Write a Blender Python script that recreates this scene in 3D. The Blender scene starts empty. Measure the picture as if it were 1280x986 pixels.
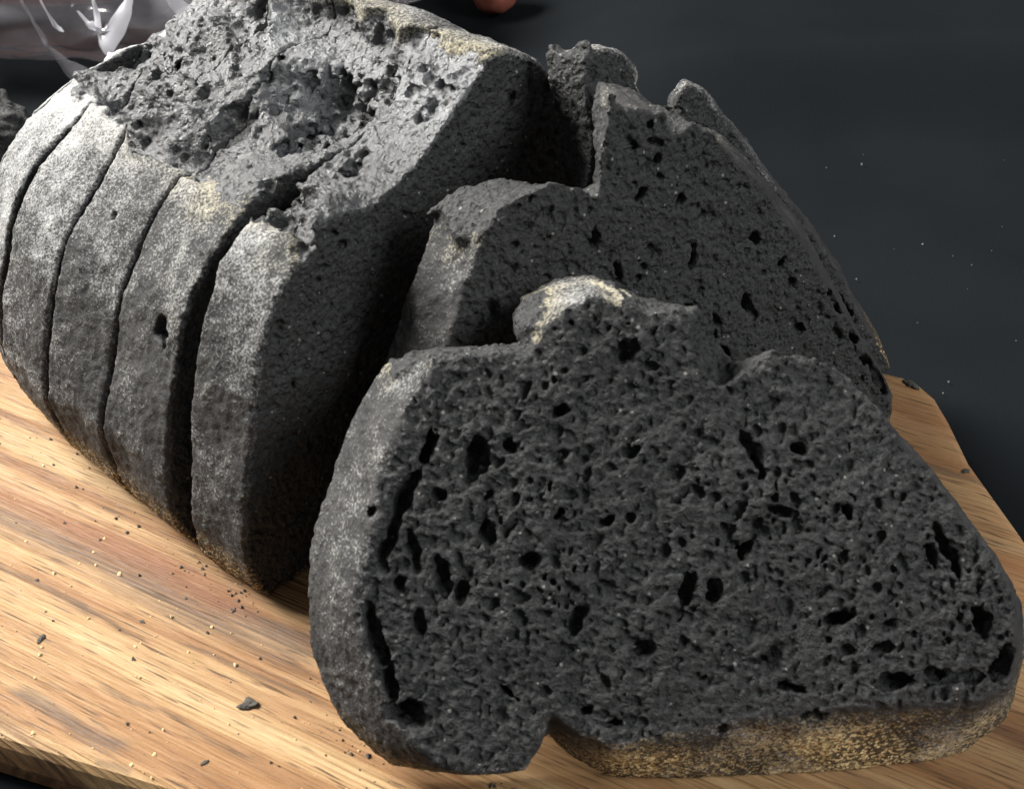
import bpy, math, random
import numpy as np
from mathutils import Vector

random.seed(7)
rng = np.random.default_rng(11)
SC = bpy.context.scene
COL = SC.collection

# ------------------------------------------------------------------ camera
F_PX, PITCH = 1400.0, math.radians(40)
CAM = np.array([0.0, 0.0, 0.22])
cam_d = bpy.data.cameras.new('camera')
cam_d.sensor_width = 36.0
cam_d.lens = F_PX / 1280 * 36.0
cam_d.clip_start, cam_d.clip_end = 0.01, 50
cam_d.dof.use_dof = True
cam_d.dof.focus_distance = 0.31
cam_d.dof.aperture_fstop = 36
cam = bpy.data.objects.new('camera', cam_d)
cam.location = CAM
cam.rotation_euler = (math.pi / 2 - PITCH, 0, 0)
COL.objects.link(cam)
SC.camera = cam

# ------------------------------------------------------------------ light
world = bpy.data.worlds.new('World')
SC.world = world
world.use_nodes = True
bg = world.node_tree.nodes['Background']
bg.inputs[0].default_value = (0.96, 0.98, 1.0, 1)
bg.inputs[1].default_value = 0.17


def area(name, loc, target, size, power, color):
    d = bpy.data.lights.new(name, 'AREA')
    d.shape, d.size, d.size_y = 'RECTANGLE', size[0], size[1]
    d.energy, d.color = power, color
    o = bpy.data.objects.new(name, d)
    o.location = loc
    o.rotation_euler = (Vector(target) - Vector(loc)).to_track_quat('-Z', 'Y').to_euler()
    COL.objects.link(o)
    return o


area('window_light', (-1.12, 0.78, 1.10), (0.0, 0.25, 0.03), (0.75, 0.65), 104, (1.0, 0.975, 0.93))
area('added_right_fill', (1.08, -0.25, 0.95), (0.08, 0.25, 0.03), (0.8, 0.6), 18, (0.98, 0.99, 1.0))  # added fill lamp at the front right, brightens the cut faces

SC.view_settings.view_transform = 'Standard'
SC.view_settings.look = 'None'
SC.view_settings.exposure = 0.0
SC.view_settings.gamma = 1.0
SC.render.engine = 'CYCLES'


# ------------------------------------------------------------------ helpers
def ray(px, py):
    x, y = (px - 640) / F_PX, -(py - 493) / F_PX
    return np.array([x, math.cos(PITCH) + y * math.sin(PITCH), -math.sin(PITCH) + y * math.cos(PITCH)])


def gz(px, py, z=0.0):
    d = ray(px, py)
    return CAM + d * (z - CAM[2]) / d[2]


def frame(az, lean):
    a, l = math.radians(az), math.radians(lean)
    U = np.array([math.cos(a), math.sin(a), 0])
    B = np.array([-math.sin(a), math.cos(a), 0])
    V = np.array([0, 0, 1]) * math.cos(l) + B * math.sin(l)
    return U, V, np.cross(U, V)


def tag(o, label=None, cat=None, group=None, kind=None):
    for k, v in (('label', label), ('category', cat), ('group', group), ('kind', kind)):
        if v:
            o[k] = v
    return o


def empty(name, loc):
    o = bpy.data.objects.new(name, None)
    o.empty_display_size = 0.01
    o.location = loc
    COL.objects.link(o)
    return o


_L = rng.random((64, 64, 64)).astype(np.float32) * 2 - 1


_RM = np.linalg.qr(np.array([[0.61, 0.47, -0.64], [-0.33, 0.88, 0.35], [0.72, -0.02, 0.69]]))[0]     # turns the lattice off the axes


def vnoise(P, wl, off=0.0):
    """smooth value noise, P (n,3) metres, wl wavelength in metres, about -1..1"""
    q = (P @ _RM) / wl + off * np.array([7.13, 3.71, 5.37])
    i = np.floor(q).astype(np.int64)
    f = (q - i).astype(np.float32)
    f = f * f * (3 - 2 * f)
    i &= 63
    j = (i + 1) & 63
    x0, y0, z0 = i.T
    x1, y1, z1 = j.T
    fx, fy, fz = f.T
    a = _L[x0, y0, z0] * (1 - fx) + _L[x1, y0, z0] * fx
    b = _L[x0, y1, z0] * (1 - fx) + _L[x1, y1, z0] * fx
    c = _L[x0, y0, z1] * (1 - fx) + _L[x1, y0, z1] * fx
    d = _L[x0, y1, z1] * (1 - fx) + _L[x1, y1, z1] * fx
    return ((a * (1 - fy) + b * fy) * (1 - fz) + (c * (1 - fy) + d * fy) * fz) * 1.4


def make_mesh(name, V, faces, mat, parent=None, smooth=True, attrs=None):
    me = bpy.data.meshes.new(name)
    faces = np.asarray(faces)
    n, k = faces.shape
    me.vertices.add(len(V))
    me.vertices.foreach_set('co', np.asarray(V, np.float32).ravel())
    me.loops.add(n * k)
    me.loops.foreach_set('vertex_index', faces.astype(np.int32).ravel())
    me.polygons.add(n)
    me.polygons.foreach_set('loop_start', np.arange(0, n * k, k, dtype=np.int32))
    me.polygons.foreach_set('loop_total', np.full(n, k, np.int32))
    me.update(calc_edges=True)
    me.validate()
    if smooth:
        me.shade_smooth()
    for an, av in (attrs or {}).items():
        at = me.attributes.new(an, 'FLOAT', 'POINT')
        at.data.foreach_set('value', np.asarray(av, np.float32))
    me.materials.append(mat)
    o = bpy.data.objects.new(name, me)
    COL.objects.link(o)
    if parent is not None:
        o.parent = parent
    return o


def surface_nets(Fd, h):
    ins = Fd < 0
    nx, ny, nz = Fd.shape
    c = np.zeros((nx - 1, ny - 1, nz - 1), np.int8)
    for a in (0, 1):
        for b in (0, 1):
            for d in (0, 1):
                c += ins[a:nx - 1 + a, b:ny - 1 + b, d:nz - 1 + d]
    act = (c > 0) & (c < 8)
    I = np.argwhere(act)
    idx = np.full(act.shape, -1, np.int32)
    idx[act] = np.arange(len(I))
    acc = np.zeros((len(I), 3), np.float32)
    cnt = np.zeros(len(I), np.float32)
    corners = [(a, b, d) for a in (0, 1) for b in (0, 1) for d in (0, 1)]
    val = {k: Fd[I[:, 0] + k[0], I[:, 1] + k[1], I[:, 2] + k[2]] for k in corners}
    for k in corners:
        for ax in range(3):
            if k[ax] == 0:
                m = list(k)
                m[ax] = 1
                m = tuple(m)
                v0, v1 = val[k], val[m]
                s = (v0 < 0) != (v1 < 0)
                t = np.where(s, v0 / np.where(s, v0 - v1, 1), 0)
                p = np.array(k, np.float32)[None, :].repeat(len(I), 0)
                p[:, ax] += t
                acc += p * s[:, None]
                cnt += s
    Vx = (I + acc / cnt[:, None]) * h
    quads = []
    for ax in range(3):
        sl0 = [slice(None)] * 3
        sl1 = [slice(None)] * 3
        sl0[ax] = slice(0, -1)
        sl1[ax] = slice(1, None)
        a, b = ins[tuple(sl0)], ins[tuple(sl1)]
        o1, o2 = [(1, 2), (2, 0), (0, 1)][ax]
        E = np.argwhere(a != b)
        E = E[(E[:, o1] > 0) & (E[:, o2] > 0) & (E[:, o1] < ins.shape[o1] - 1) & (E[:, o2] < ins.shape[o2] - 1)]
        s = a[tuple(E.T)]

        def cell(d1, d2):
            q = E.copy()
            q[:, o1] += d1
            q[:, o2] += d2
            return idx[tuple(q.T)]
        q = np.stack([cell(-1, -1), cell(0, -1), cell(0, 0), cell(-1, 0)], 1)
        q[~s] = q[~s][:, ::-1]
        quads.append(q)
    return Vx, np.concatenate(quads)


def vnormals(V, Q):
    n = np.cross(V[Q[:, 2]] - V[Q[:, 0]], V[Q[:, 3]] - V[Q[:, 1]])
    N = np.zeros_like(V)
    for k in range(4):
        for a in range(3):
            N[:, a] += np.bincount(Q[:, k], n[:, a], len(V))
    return N / np.maximum(np.linalg.norm(N, axis=1, keepdims=True), 1e-12)


# ------------------------------------------------------------------ materials
def new_mat(name):
    m = bpy.data.materials.new(name)
    m.use_nodes = True
    nt = m.node_tree
    return m, nt, nt.nodes, nt.links, nt.nodes['Principled BSDF']


def noise(N, L, vec, scale, detail=3, rough=0.55):
    n = N.new('ShaderNodeTexNoise')
    n.inputs['Scale'].default_value = scale
    n.inputs['Detail'].default_value = detail
    n.inputs['Roughness'].default_value = rough
    L.new(vec, n.inputs['Vector'])
    return n.outputs['Fac']


def ramp(N, L, fac, stops):
    r = N.new('ShaderNodeValToRGB')
    el = r.color_ramp.elements
    while len(el) < len(stops):
        el.new(0.5)
    for e, (p, c) in zip(el, stops):
        e.position = p
        e.color = (*c, 1) if isinstance(c, tuple) else (c, c, c, 1)
    L.new(fac, r.inputs['Fac'])
    return r.outputs['Color']


def mathn(N, L, op, a, b=None, clamp=False):
    m = N.new('ShaderNodeMath')
    m.operation = op
    m.use_clamp = clamp
    for s, v in ((0, a), (1, b)):
        if v is None:
            continue
        if isinstance(v, (int, float)):
            m.inputs[s].default_value = v
        else:
            L.new(v, m.inputs[s])
    return m.outputs[0]


def mix(N, L, fac, a, b):
    m = N.new('ShaderNodeMix')
    m.data_type = 'RGBA'
    for s, v in ((0, fac), (6, a), (7, b)):
        if isinstance(v, (int, float)):
            m.inputs[s].default_value = v
        elif isinstance(v, tuple):
            m.inputs[s].default_value = (*v, 1)
        else:
            L.new(v, m.inputs[s])
    return m.outputs[2]


def bump(N, L, h, strength, dist, prev=None):
    b = N.new('ShaderNodeBump')
    b.inputs['Strength'].default_value = strength
    b.inputs['Distance'].default_value = dist
    L.new(h, b.inputs['Height'])
    if prev is not None:
        L.new(prev, b.inputs['Normal'])
    return b.outputs[0]


def attr(N, name):
    a = N.new('ShaderNodeAttribute')
    a.attribute_name = name
    return a.outputs['Fac']


def dark_patch(N, L, c):
    m = N.new('ShaderNodeMix')
    m.data_type, m.blend_type = 'RGBA', 'MULTIPLY'
    m.inputs[0].default_value = 1.0
    L.new(c, m.inputs[6])
    m.inputs[7].default_value = (0.38, 0.38, 0.38, 1)
    return m.outputs[2]


def crumb_mat(name, lo, hi, rough, spec, patchy=False):
    m, nt, N, L, P = new_mat(name)
    co = N.new('ShaderNodeTexCoord').outputs['Object']
    n1 = noise(N, L, co, 1100, 4, 0.7)
    n2 = noise(N, L, co, 60, 2)
    base = ramp(N, L, n1, [(0.30, lo), (0.70, hi)])
    v = N.new('ShaderNodeTexVoronoi')
    v.inputs['Scale'].default_value = 850
    L.new(co, v.inputs['Vector'])
    sp = mathn(N, L, 'LESS_THAN', v.outputs['Distance'], 0.32)
    sep = N.new('ShaderNodeSeparateColor')
    L.new(v.outputs['Color'], sep.inputs[0])
    pick = mathn(N, L, 'GREATER_THAN', mathn(N, L, 'ADD', sep.outputs[0], mathn(N, L, 'MULTIPLY', n2, 0.16)), 1.050)
    base = mix(N, L, mathn(N, L, 'MULTIPLY', sp, mathn(N, L, 'MULTIPLY', pick, 0.55)), base, (0.38, 0.37, 0.34))  # flour specks and glints, both painted as light flecks in the colour
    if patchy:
        base = mix(N, L, mathn(N, L, 'MULTIPLY', attr(N, 'pale'), 0.9), base, (0.24, 0.246, 0.255))  # gloss of the window-facing ear wall, painted as a lighter colour
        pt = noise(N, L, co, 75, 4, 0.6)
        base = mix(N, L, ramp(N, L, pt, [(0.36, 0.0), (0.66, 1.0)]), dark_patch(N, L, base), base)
    L.new(base, P.inputs['Base Color'])
    L.new(ramp(N, L, n1, [(0.3, rough + 0.2), (0.75, rough - 0.1)]), P.inputs['Roughness'])
    P.inputs['Specular IOR Level'].default_value = spec
    n3 = noise(N, L, co, 2600, 2, 0.6)
    wv = N.new('ShaderNodeVectorMath')
    wv.operation = 'MULTIPLY_ADD'
    nc = N.new('ShaderNodeTexNoise')
    nc.inputs['Scale'].default_value = 500
    L.new(co, nc.inputs['Vector'])
    L.new(nc.outputs['Color'], wv.inputs[0])
    wv.inputs[1].default_value = (0.0016, 0.0016, 0.0016)
    L.new(co, wv.inputs[2])
    vc = N.new('ShaderNodeTexVoronoi')
    vc.inputs['Scale'].default_value = 680
    L.new(wv.outputs[0], vc.inputs['Vector'])
    cell = ramp(N, L, vc.outputs['Distance'], [(0.12, 0.0), (0.50, 1.0)])
    nb = bump(N, L, cell, 0.9, 0.0007)
    nb = bump(N, L, n1, 0.85, 0.0009, nb)
    nb = bump(N, L, n3, 0.6, 0.0005, nb)
    L.new(nb, P.inputs['Normal'])
    return m


def crust_mat():
    m, nt, N, L, P = new_mat('floured_crust')
    co = N.new('ShaderNodeTexCoord').outputs['Object']
    grain = noise(N, L, co, 1500, 3, 0.65)
    patch = noise(N, L, co, 45, 3)
    patch2 = noise(N, L, co, 160, 3)
    geo = N.new('ShaderNodeNewGeometry')
    gold = attr(N, 'gold')
    flour = attr(N, 'flour')
    dark = ramp(N, L, patch2, [(0.3, (0.020, 0.020, 0.021)), (0.75, (0.050, 0.048, 0.046))])
    # flour grains: threshold moves with the coverage
    cov = mathn(N, L, 'ADD', mathn(N, L, 'MULTIPLY', flour, 0.42),
                mathn(N, L, 'MULTIPLY', mathn(N, L, 'SUBTRACT', patch, 0.5), 0.42))
    cov = mathn(N, L, 'ADD', cov, mathn(N, L, 'MULTIPLY', mathn(N, L, 'SUBTRACT', patch2, 0.5), 0.42))
    g = mathn(N, L, 'ADD', grain, mathn(N, L, 'SUBTRACT', cov, 0.30))
    mask = ramp(N, L, g, [(0.42, 0.0), (0.80, 1.0)])
    fl = mix(N, L, gold, (0.40, 0.40, 0.395), (0.48, 0.43, 0.29))
    bc = mix(N, L, mask, dark, fl)
    brown = mix(N, L, attr(N, 'brown'), bc, mix(N, L, mask, (0.085, 0.062, 0.036), (0.46, 0.34, 0.17)))
    vo = N.new('ShaderNodeTexVoronoi')
    vo.inputs['Scale'].default_value = 1500
    L.new(co, vo.inputs['Vector'])
    sp = N.new('ShaderNodeSeparateColor')
    L.new(vo.outputs['Color'], sp.inputs[0])
    gr = mathn(N, L, 'GREATER_THAN', mathn(N, L, 'ADD', sp.outputs[0], mathn(N, L, 'MULTIPLY', flour, 0.75)), 0.82)
    gr = mathn(N, L, 'MULTIPLY', gr, mathn(N, L, 'LESS_THAN', vo.outputs['Distance'], 0.62))
    gcol = ramp(N, L, sp.outputs[1], [(0.0, (0.42, 0.28, 0.12)), (1.0, (0.85, 0.68, 0.38))])
    brown = mix(N, L, mathn(N, L, 'MULTIPLY', gr, attr(N, 'brown')), brown, gcol)
    L.new(brown, P.inputs['Base Color'])
    P.inputs['Roughness'].default_value = 0.75
    P.inputs['Specular IOR Level'].default_value = 0.3
    nb = bump(N, L, patch2, 0.5, 0.002)
    nb = bump(N, L, mathn(N, L, 'MULTIPLY', gr, attr(N, 'brown')), 0.6, 0.0006, nb)
    nb = bump(N, L, grain, 0.7, 0.0005, nb)
    L.new(nb, P.inputs['Normal'])
    return m


M_CRUMB = crumb_mat('charcoal_crumb', (0.0105, 0.0107, 0.0108), (0.055, 0.056, 0.056), 0.58, 0.42)
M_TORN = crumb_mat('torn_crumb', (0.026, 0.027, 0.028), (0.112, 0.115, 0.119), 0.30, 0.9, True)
M_CRUST = crust_mat()


# ------------------------------------------------------------------ slices
class Outline:
    """closed outline in slice coordinates (u, v in metres), each segment crust or torn"""
    def __init__(self, pts, flags):
        P = np.array(pts, float)
        n = len(P)
        out, fl = [], []
        for i in range(n):
            p0, p1, p2, p3 = P[i - 1], P[i], P[(i + 1) % n], P[(i + 2) % n]
            k = max(1, int(np.linalg.norm(p2 - p1) / 0.004))
            for s in range(k):
                t = s / k
                q = 0.5 * (2 * p1 + (p2 - p0) * t + (2 * p0 - 5 * p1 + 4 * p2 - p3) * t * t + (3 * p1 - p0 - 3 * p2 + p3) * t ** 3)
                out.append(0.5 * q + 0.5 * (p1 + (p2 - p1) * t))
                fl.append(flags[i])
        self.p, self.f = np.array(out), np.array(fl)

    def field(self, gu, gv):
        X = np.stack(np.meshgrid(gu, gv, indexing='ij'), -1).astype(np.float32)
        sh = X.shape[:2]
        X = X.reshape(-1, 2)
        dc = np.full(len(X), 9.0, np.float32)
        dt = np.full(len(X), 9.0, np.float32)
        inside = np.zeros(len(X), bool)
        n = len(self.p)
        for i in range(n):
            a, b = self.p[i].astype(np.float32), self.p[(i + 1) % n].astype(np.float32)
            e = b - a
            w = X - a
            t = np.clip((w @ e) / max(float(e @ e), 1e-14), 0, 1)
            d = ((w - t[:, None] * e) ** 2).sum(1)
            if self.f[i]:
                np.minimum(dt, d, out=dt)
            else:
                np.minimum(dc, d, out=dc)
            if a[1] != b[1]:
                c = (X[:, 1] >= min(a[1], b[1])) & (X[:, 1] < max(a[1], b[1]))
                xi = a[0] + (X[:, 1] - a[1]) / (b[1] - a[1]) * e[0]
                inside ^= c & (X[:, 0] < xi)
        dc, dt = np.sqrt(dc), np.sqrt(dt)
        d = np.minimum(dc, dt)
        return np.where(inside, -d, d).reshape(sh), (dc - dt).reshape(sh)


def to_uv(pts, O, fr):
    U, V, Nn = fr
    out, fl = [], []
    for p in pts:
        t = 1 if p[-1] == 't' else 0
        if p[0] == 'uv':
            out.append((p[1] / 1000, p[2] / 1000))
        else:
            d = ray(p[0], p[1])
            q = CAM + d * (np.dot(O - CAM, Nn) / np.dot(d, Nn)) - O
            out.append((q @ U, q @ V))
        fl.append(t)
    return out, fl


def slice_thing(label, O, fr, t, front, back, h=0.0005, pores=0, big=(), torn_amp=0.004, seed=1,
                bend=0.0007, wav_seed=None, torn_mat=None, open_left=0.0, open_u=(15, 42), gold_k=1.0, flour_k=1.0, bare_u=9.0, gold_fn=None, back_pores=0, pore_r=0.00055, crust_pits=()):
    U, V, Nn = fr
    pf, ff = to_uv(front, O, fr)
    pb, fb = to_uv(back, O - Nn * t, fr)
    of, ob = Outline(pf, ff), Outline(pb, fb)
    allp = np.concatenate([of.p, ob.p])
    pad = 0.006 if torn_amp else 0.003
    lo, hi = allp.min(0) - pad, allp.max(0) + pad
    gu, gv = np.arange(lo[0], hi[0], h), np.arange(lo[1], hi[1], h)
    gw = np.arange(-0.002, t + 0.002, h)
    d2f, tf = of.field(gu, gv)
    d2b, tb = ob.field(gu, gv)
    k = np.clip(gw / t, 0, 1).astype(np.float32)
    D2 = (d2f[:, :, None] * (1 - k) + d2b[:, :, None] * k).astype(np.float32)
    TW = (tf[:, :, None] * (1 - k) + tb[:, :, None] * k).astype(np.float32)

    def world(i):
        return O + gu[i[:, 0]][:, None] * U + gv[i[:, 1]][:, None] * V - gw[i[:, 2]][:, None] * Nn
    # rough torn top and a slightly lumpy crust
    band = np.argwhere(np.abs(D2) < 0.009)
    W = world(band)
    bi = tuple(band.T)
    TW[bi] += (vnoise(W, 0.007, 33) * 0.0025 + vnoise(W, 0.0028, 34) * 0.0012).astype(np.float32)
    tw = np.clip(TW[bi] / 0.003 + 0.5, 0, 1)
    low = vnoise(W, 0.013, 1) * 0.0007
    if torn_amp:
        W2 = W + np.stack([vnoise(W, 0.016, 40 + j) for j in range(3)], 1) * 0.006
        r1 = 1 - 2 * np.abs(vnoise(W2, 0.023, 2))
        r2 = np.abs(vnoise(W2, 0.0085, 3))
        r3 = np.abs(vnoise(W2 * np.array([1, 1, 0.6]), 0.0034, 4))
        r4 = vnoise(W, 0.0018, 5)
        tn = -r1 * torn_amp * 0.70 + r2 * torn_amp * 0.55 + r3 * torn_amp * 0.22 + np.abs(vnoise(W2 * np.array([1, 0.7, 1]), 0.0019, 6)) * torn_amp * 0.06 + r4 * torn_amp * 0.06
        ph = (W2 @ np.array([0.62, 0.38, 0.69])) / 0.0030 + 3.2 * vnoise(W, 0.014, 47) + 1.2 * vnoise(W, 0.005, 48)
        tn = tn + (np.abs(np.sin(ph * 3.1416)) - 0.6) * torn_amp * 0.26 * np.clip(0.4 + vnoise(W, 0.02, 49), 0, 1)
        mem = np.clip(0.5 + 0.9 * vnoise(W, 0.034, 45), 0.28, 1)      # smooth stretched membranes between the rough tears
        tn = -r1 * torn_amp * 1.0 + mem * (tn + r1 * torn_amp * 0.70)
        D2[bi] += (tw * tn + (1 - tw) * low).astype(np.float32)
    else:
        D2[bi] += low.astype(np.float32)
    # cut faces, gently wavy
    GU, GV = np.meshgrid(gu, gv, indexing='ij')
    ws = seed if wav_seed is None else wav_seed
    gp = np.stack([GU.ravel(), GV.ravel(), np.full(GU.size, ws * 0.37)], 1)
    wav = (vnoise(gp, 0.03, ws) * bend + vnoise(gp, 0.008, ws + 2) * bend * 0.45).reshape(GU.shape).astype(np.float32)
    if open_left:
        # the cut gapes on the crust side and closes towards the middle of the loaf
        k0, k1 = open_u
        tt = np.clip((k1 - GU * 1000) / (k1 - k0), 0, 1)
        wav = wav + (open_left * tt * tt * (3 - 2 * tt)).astype(np.float32)
    if pores:
        # crumb: a heightfield of irregular pits, stretched along the swirl of the dough
        cu, cv = of.p.mean(0)
        th = np.arctan2(gp[:, 1] - cv, gp[:, 0] - cu)
        gq = gp + np.stack([vnoise(gp, 0.011, seed + 7), vnoise(gp, 0.011, seed + 8), 0 * th], 1) * 0.0035
        pn = vnoise(gq, 0.0023, seed + 3) * 0.48 + vnoise(gq, 0.0012, seed + 4) * 0.68 + vnoise(gp, 0.0009, seed + 5) * 0.30 + vnoise(gp, 0.02, seed + 6) * 0.12
        pit = np.clip((pn - 0.40) / 0.26, 0, 1)
        pit = (pit * pit * (3 - 2 * pit) * 0.0007).reshape(GU.shape).astype(np.float32)
    else:
        pit = 0 * wav
    wf = (-gw[None, None, :] + (wav + pit)[:, :, None]).astype(np.float32)
    wav0 = wav if not open_left else wav - (open_left * tt * tt * (3 - 2 * tt)).astype(np.float32)
    wb = (gw[None, None, :] - t - wav0[:, :, None] * (1.0 if wav_seed else -0.5)).astype(np.float32)
    DW = np.maximum(wf, wb)
    r = np.where(TW > 0, 0.0003, 0.0011).astype(np.float32)
    a, b = D2 + r, DW + r
    Fd = np.minimum(np.maximum(a, b), 0) + np.sqrt(np.maximum(a, 0) ** 2 + np.maximum(b, 0) ** 2) - r
    del a, b

    def carve(c, rad, rot, rag=0):
        """subtract an ellipsoid; c=(u,v,w), rad=(ru,rv,rw), rot in the slice plane"""
        R = max(rad[0], rad[1]) * (1.3 if rag else 1) + h * 2
        i0 = np.maximum(((np.array([c[0] - R, c[1] - R, c[2] - rad[2] - 2 * h]) - [gu[0], gv[0], gw[0]]) / h).astype(int), 0)
        i1 = np.minimum(((np.array([c[0] + R, c[1] + R, c[2] + rad[2] + 2 * h]) - [gu[0], gv[0], gw[0]]) / h).astype(int) + 2, Fd.shape)
        if (i1 <= i0 + 1).any():
            return
        x = (gu[i0[0]:i1[0]] - c[0])[:, None, None]
        y = (gv[i0[1]:i1[1]] - c[1])[None, :, None]
        z = (gw[i0[2]:i1[2]] - c[2])[None, None, :]
        cs, sn = math.cos(rot), math.sin(rot)
        q = np.sqrt(((x * cs + y * sn) / rad[0]) ** 2 + ((-x * sn + y * cs) / rad[1]) ** 2 + (z / rad[2]) ** 2)
        if rag:
            G = np.stack(np.broadcast_arrays(x + c[0], y + c[1], z + c[2]), -1).reshape(-1, 3)
            q = q + ((vnoise(G, 0.0042, 51) * 0.30 + vnoise(G, 0.0017, 52) * 0.26) * rag).reshape(q.shape)
        e = ((q - 1) * min(rad)).astype(np.float32)
        s = (slice(i0[0], i1[0]), slice(i0[1], i1[1]), slice(i0[2], i1[2]))
        np.maximum(Fd[s], -e, out=Fd[s])

    rs = np.random.default_rng(seed)
    cen = of.p.mean(0)
    for side, cntp in ((0, pores), (1, back_pores)):
        d2 = d2f if side == 0 else d2b
        got = 0
        while got < cntp:
            u, v = rs.uniform(lo[0], hi[0]), rs.uniform(lo[1], hi[1])
            dd = d2[min(int((u - gu[0]) / h), len(gu) - 1), min(int((v - gv[0]) / h), len(gv) - 1)]
            got += 1
            if dd > -0.0022:
                continue
            rr = pore_r * math.exp(rs.normal(0, 0.42))
            rr = min(rr, 0.0026)
            el = rs.uniform(1.0, 1.8)
            ang = math.atan2(v - cen[1], u - cen[0]) + math.pi / 2 + rs.normal(0, 0.5)
            w0 = rr * rs.uniform(-0.35, 0.35)
            carve((u, v, w0 if side == 0 else t - w0), (rr * el, rr / math.sqrt(el), rr * 1.15), ang, 1 if rr > 0.0008 else 0)
    for bp in big:
        (x, y, rx, ry, deg) = bp[:5]
        dep = bp[5] if len(bp) > 5 else 1.0
        q = to_uv([(x, y), (x + 10 * math.cos(math.radians(deg)), y - 10 * math.sin(math.radians(deg)))], O, fr)[0]
        c0, c1 = np.array(q[0]), np.array(q[1])
        s = np.linalg.norm(c1 - c0) / 10
        rot = math.atan2(*(c1 - c0)[::-1])
        dp = max(0.0038, min(rx, ry) * s * 2.2) * dep
        for j in range(3):      # irregular: three overlapping lobes
            jt = rs.normal(0, 0.24, 2) * (rx, ry)
            cc = c0 + s * (jt[0] * np.array([math.cos(rot), math.sin(rot)]) + jt[1] * np.array([-math.sin(rot), math.cos(rot)]))
            f = rs.uniform(0.8, 1.08)
            carve((cc[0], cc[1], 0.0005), (rx * s * f, ry * s * f, dp * f), rot + rs.normal(0, 0.15), 1)
    if torn_amp > 0.003:
        # round gas bubbles torn open on the top
        cand = band[(np.abs(D2[bi]) < h) & (TW[bi] > 0.001)]
        cand = cand[rs.permutation(len(cand))[:55]]
        for c in cand:
            pr = min(0.0034, 0.0008 * math.exp(rs.normal(0, 0.48)))
            carve((gu[c[0]], gv[c[1]], gw[c[2]]), (pr * rs.uniform(1, 1.7), pr, pr * rs.uniform(0.9, 1.4)), rs.uniform(0, 3), 1)
    for (bc, br) in (BOWLS if torn_amp > 0.003 else ()):
        # hollows left where big blisters tore open
        q = bc - O
        carve((q @ U, q @ V, -(q @ Nn)), (br[0], br[1], br[2]), 0.3, 0.45)
    for (pu, pv, pw, pr) in crust_pits:
        carve((pu, pv, pw), (pr, pr, pr), 0, 1)
    # the board holds it up
    Z = (O[2] + gv[None, :, None] * V[2] - gw[None, None, :] * Nn[2]).astype(np.float32)
    np.maximum(Fd, 0.0004 - Z, out=Fd)
    for ax in range(3):
        s = [slice(None)] * 3
        s[ax] = [0, -1]
        Fd[tuple(s)] = np.maximum(Fd[tuple(s)], h)
    Vx, Q = surface_nets(Fd, h)
    ii = np.clip(np.round(Vx / h).astype(int), 0, np.array(Fd.shape) - 1)
    d2v, twv, dwv = D2[tuple(ii.T)], TW[tuple(ii.T)], DW[tuple(ii.T)]
    ku, kv, kw = Vx[:, 0] + gu[0], Vx[:, 1] + gv[0], Vx[:, 2] + gw[0]
    X = O + ku[:, None] * U + kv[:, None] * V - kw[:, None] * Nn
    Nv = vnormals(X, Q)
    # classification
    side = (-d2v < 0.0011) | (-d2v < -dwv * 0.9)
    torn = side & (twv > 0)
    crust = side & ~torn
    # fine relief
    n1, n2, n3 = vnoise(X, 0.0031, 11), vnoise(X, 0.0014, 12), vnoise(X, 0.0009, 13)
    disp = np.where(crust, 0.00012 * n1 + 0.00016 * n2 + 0.00010 * n3,
                    np.where(torn, 0.00025 * n1 + 0.00022 * n2 + 0.00018 * n3,
                             0.00012 * n1 + 0.00018 * n2 + 0.00022 * n3))
    X = X + Nv * disp[:, None]
    X[:, 2] = np.maximum(X[:, 2], 0.0003)
    # flour: sieved from above before baking, so it follows the crust's height; gold semolina on the ear rims
    edge = np.clip(1 - (-twv) / 0.009, 0, 1) * crust
    hgt = np.clip(X[:, 2] / 0.085, 0, 1)
    flour = 0.34 + 0.24 * hgt ** 2.0 - 0.4 * np.clip((ku - (lo[0] + hi[0]) / 2) / 0.05, 0, 1) * np.clip((bare_u - ku) / -0.02, 0, 1)  # flour thins out towards the right side
    gold = np.clip(edge * np.clip(1.2 + vnoise(X, 0.012, 21) * 1.1, 0, 1) + 0.10 * vnoise(X, 0.02, 22), 0, 1) * gold_k
    flour = (flour + 0.20 * edge) * flour_k
    brown = np.clip(1.1 - X[:, 2] / 0.016, 0, 1)
    pale = np.clip((ku - 0.058) / 0.012, 0, 1) * np.clip(0.75 + vnoise(X, 0.014, 61) * 0.9, 0, 1)  # where the window gloss goes into the torn colour: right-ear wall
    flour = flour * (1 - 0.35 * brown)
    if gold_fn:
        flour, gold, brown = gold_fn(X, ku, kv, kw, flour, gold, brown)
    base = X[np.argmin(X[:, 2])].copy()
    base = np.array([X[:, 0].mean(), X[:, 1].mean(), 0.0])
    root = empty('bread_slice', base)
    tag(root, label, 'bread slice', 'slices of the black loaf')
    kind = np.where(crust, 0, np.where(torn, 1, 2))
    fk = np.median(np.sort(kind[Q], 1)[:, 1:3], axis=1).astype(int)
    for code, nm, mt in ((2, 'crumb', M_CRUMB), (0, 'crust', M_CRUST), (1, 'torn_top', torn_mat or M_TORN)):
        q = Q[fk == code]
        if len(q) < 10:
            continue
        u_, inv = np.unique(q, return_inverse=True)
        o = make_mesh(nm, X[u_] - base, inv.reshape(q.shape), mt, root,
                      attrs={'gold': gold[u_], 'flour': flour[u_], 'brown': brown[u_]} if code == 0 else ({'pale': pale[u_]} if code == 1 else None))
        # shade with the whole slice's normals so the seam between parts stays closed
        N2 = vnormals(X, Q)[u_]
        o.data.normals_split_custom_set_from_vertices(N2.tolist())
    return root


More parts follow.
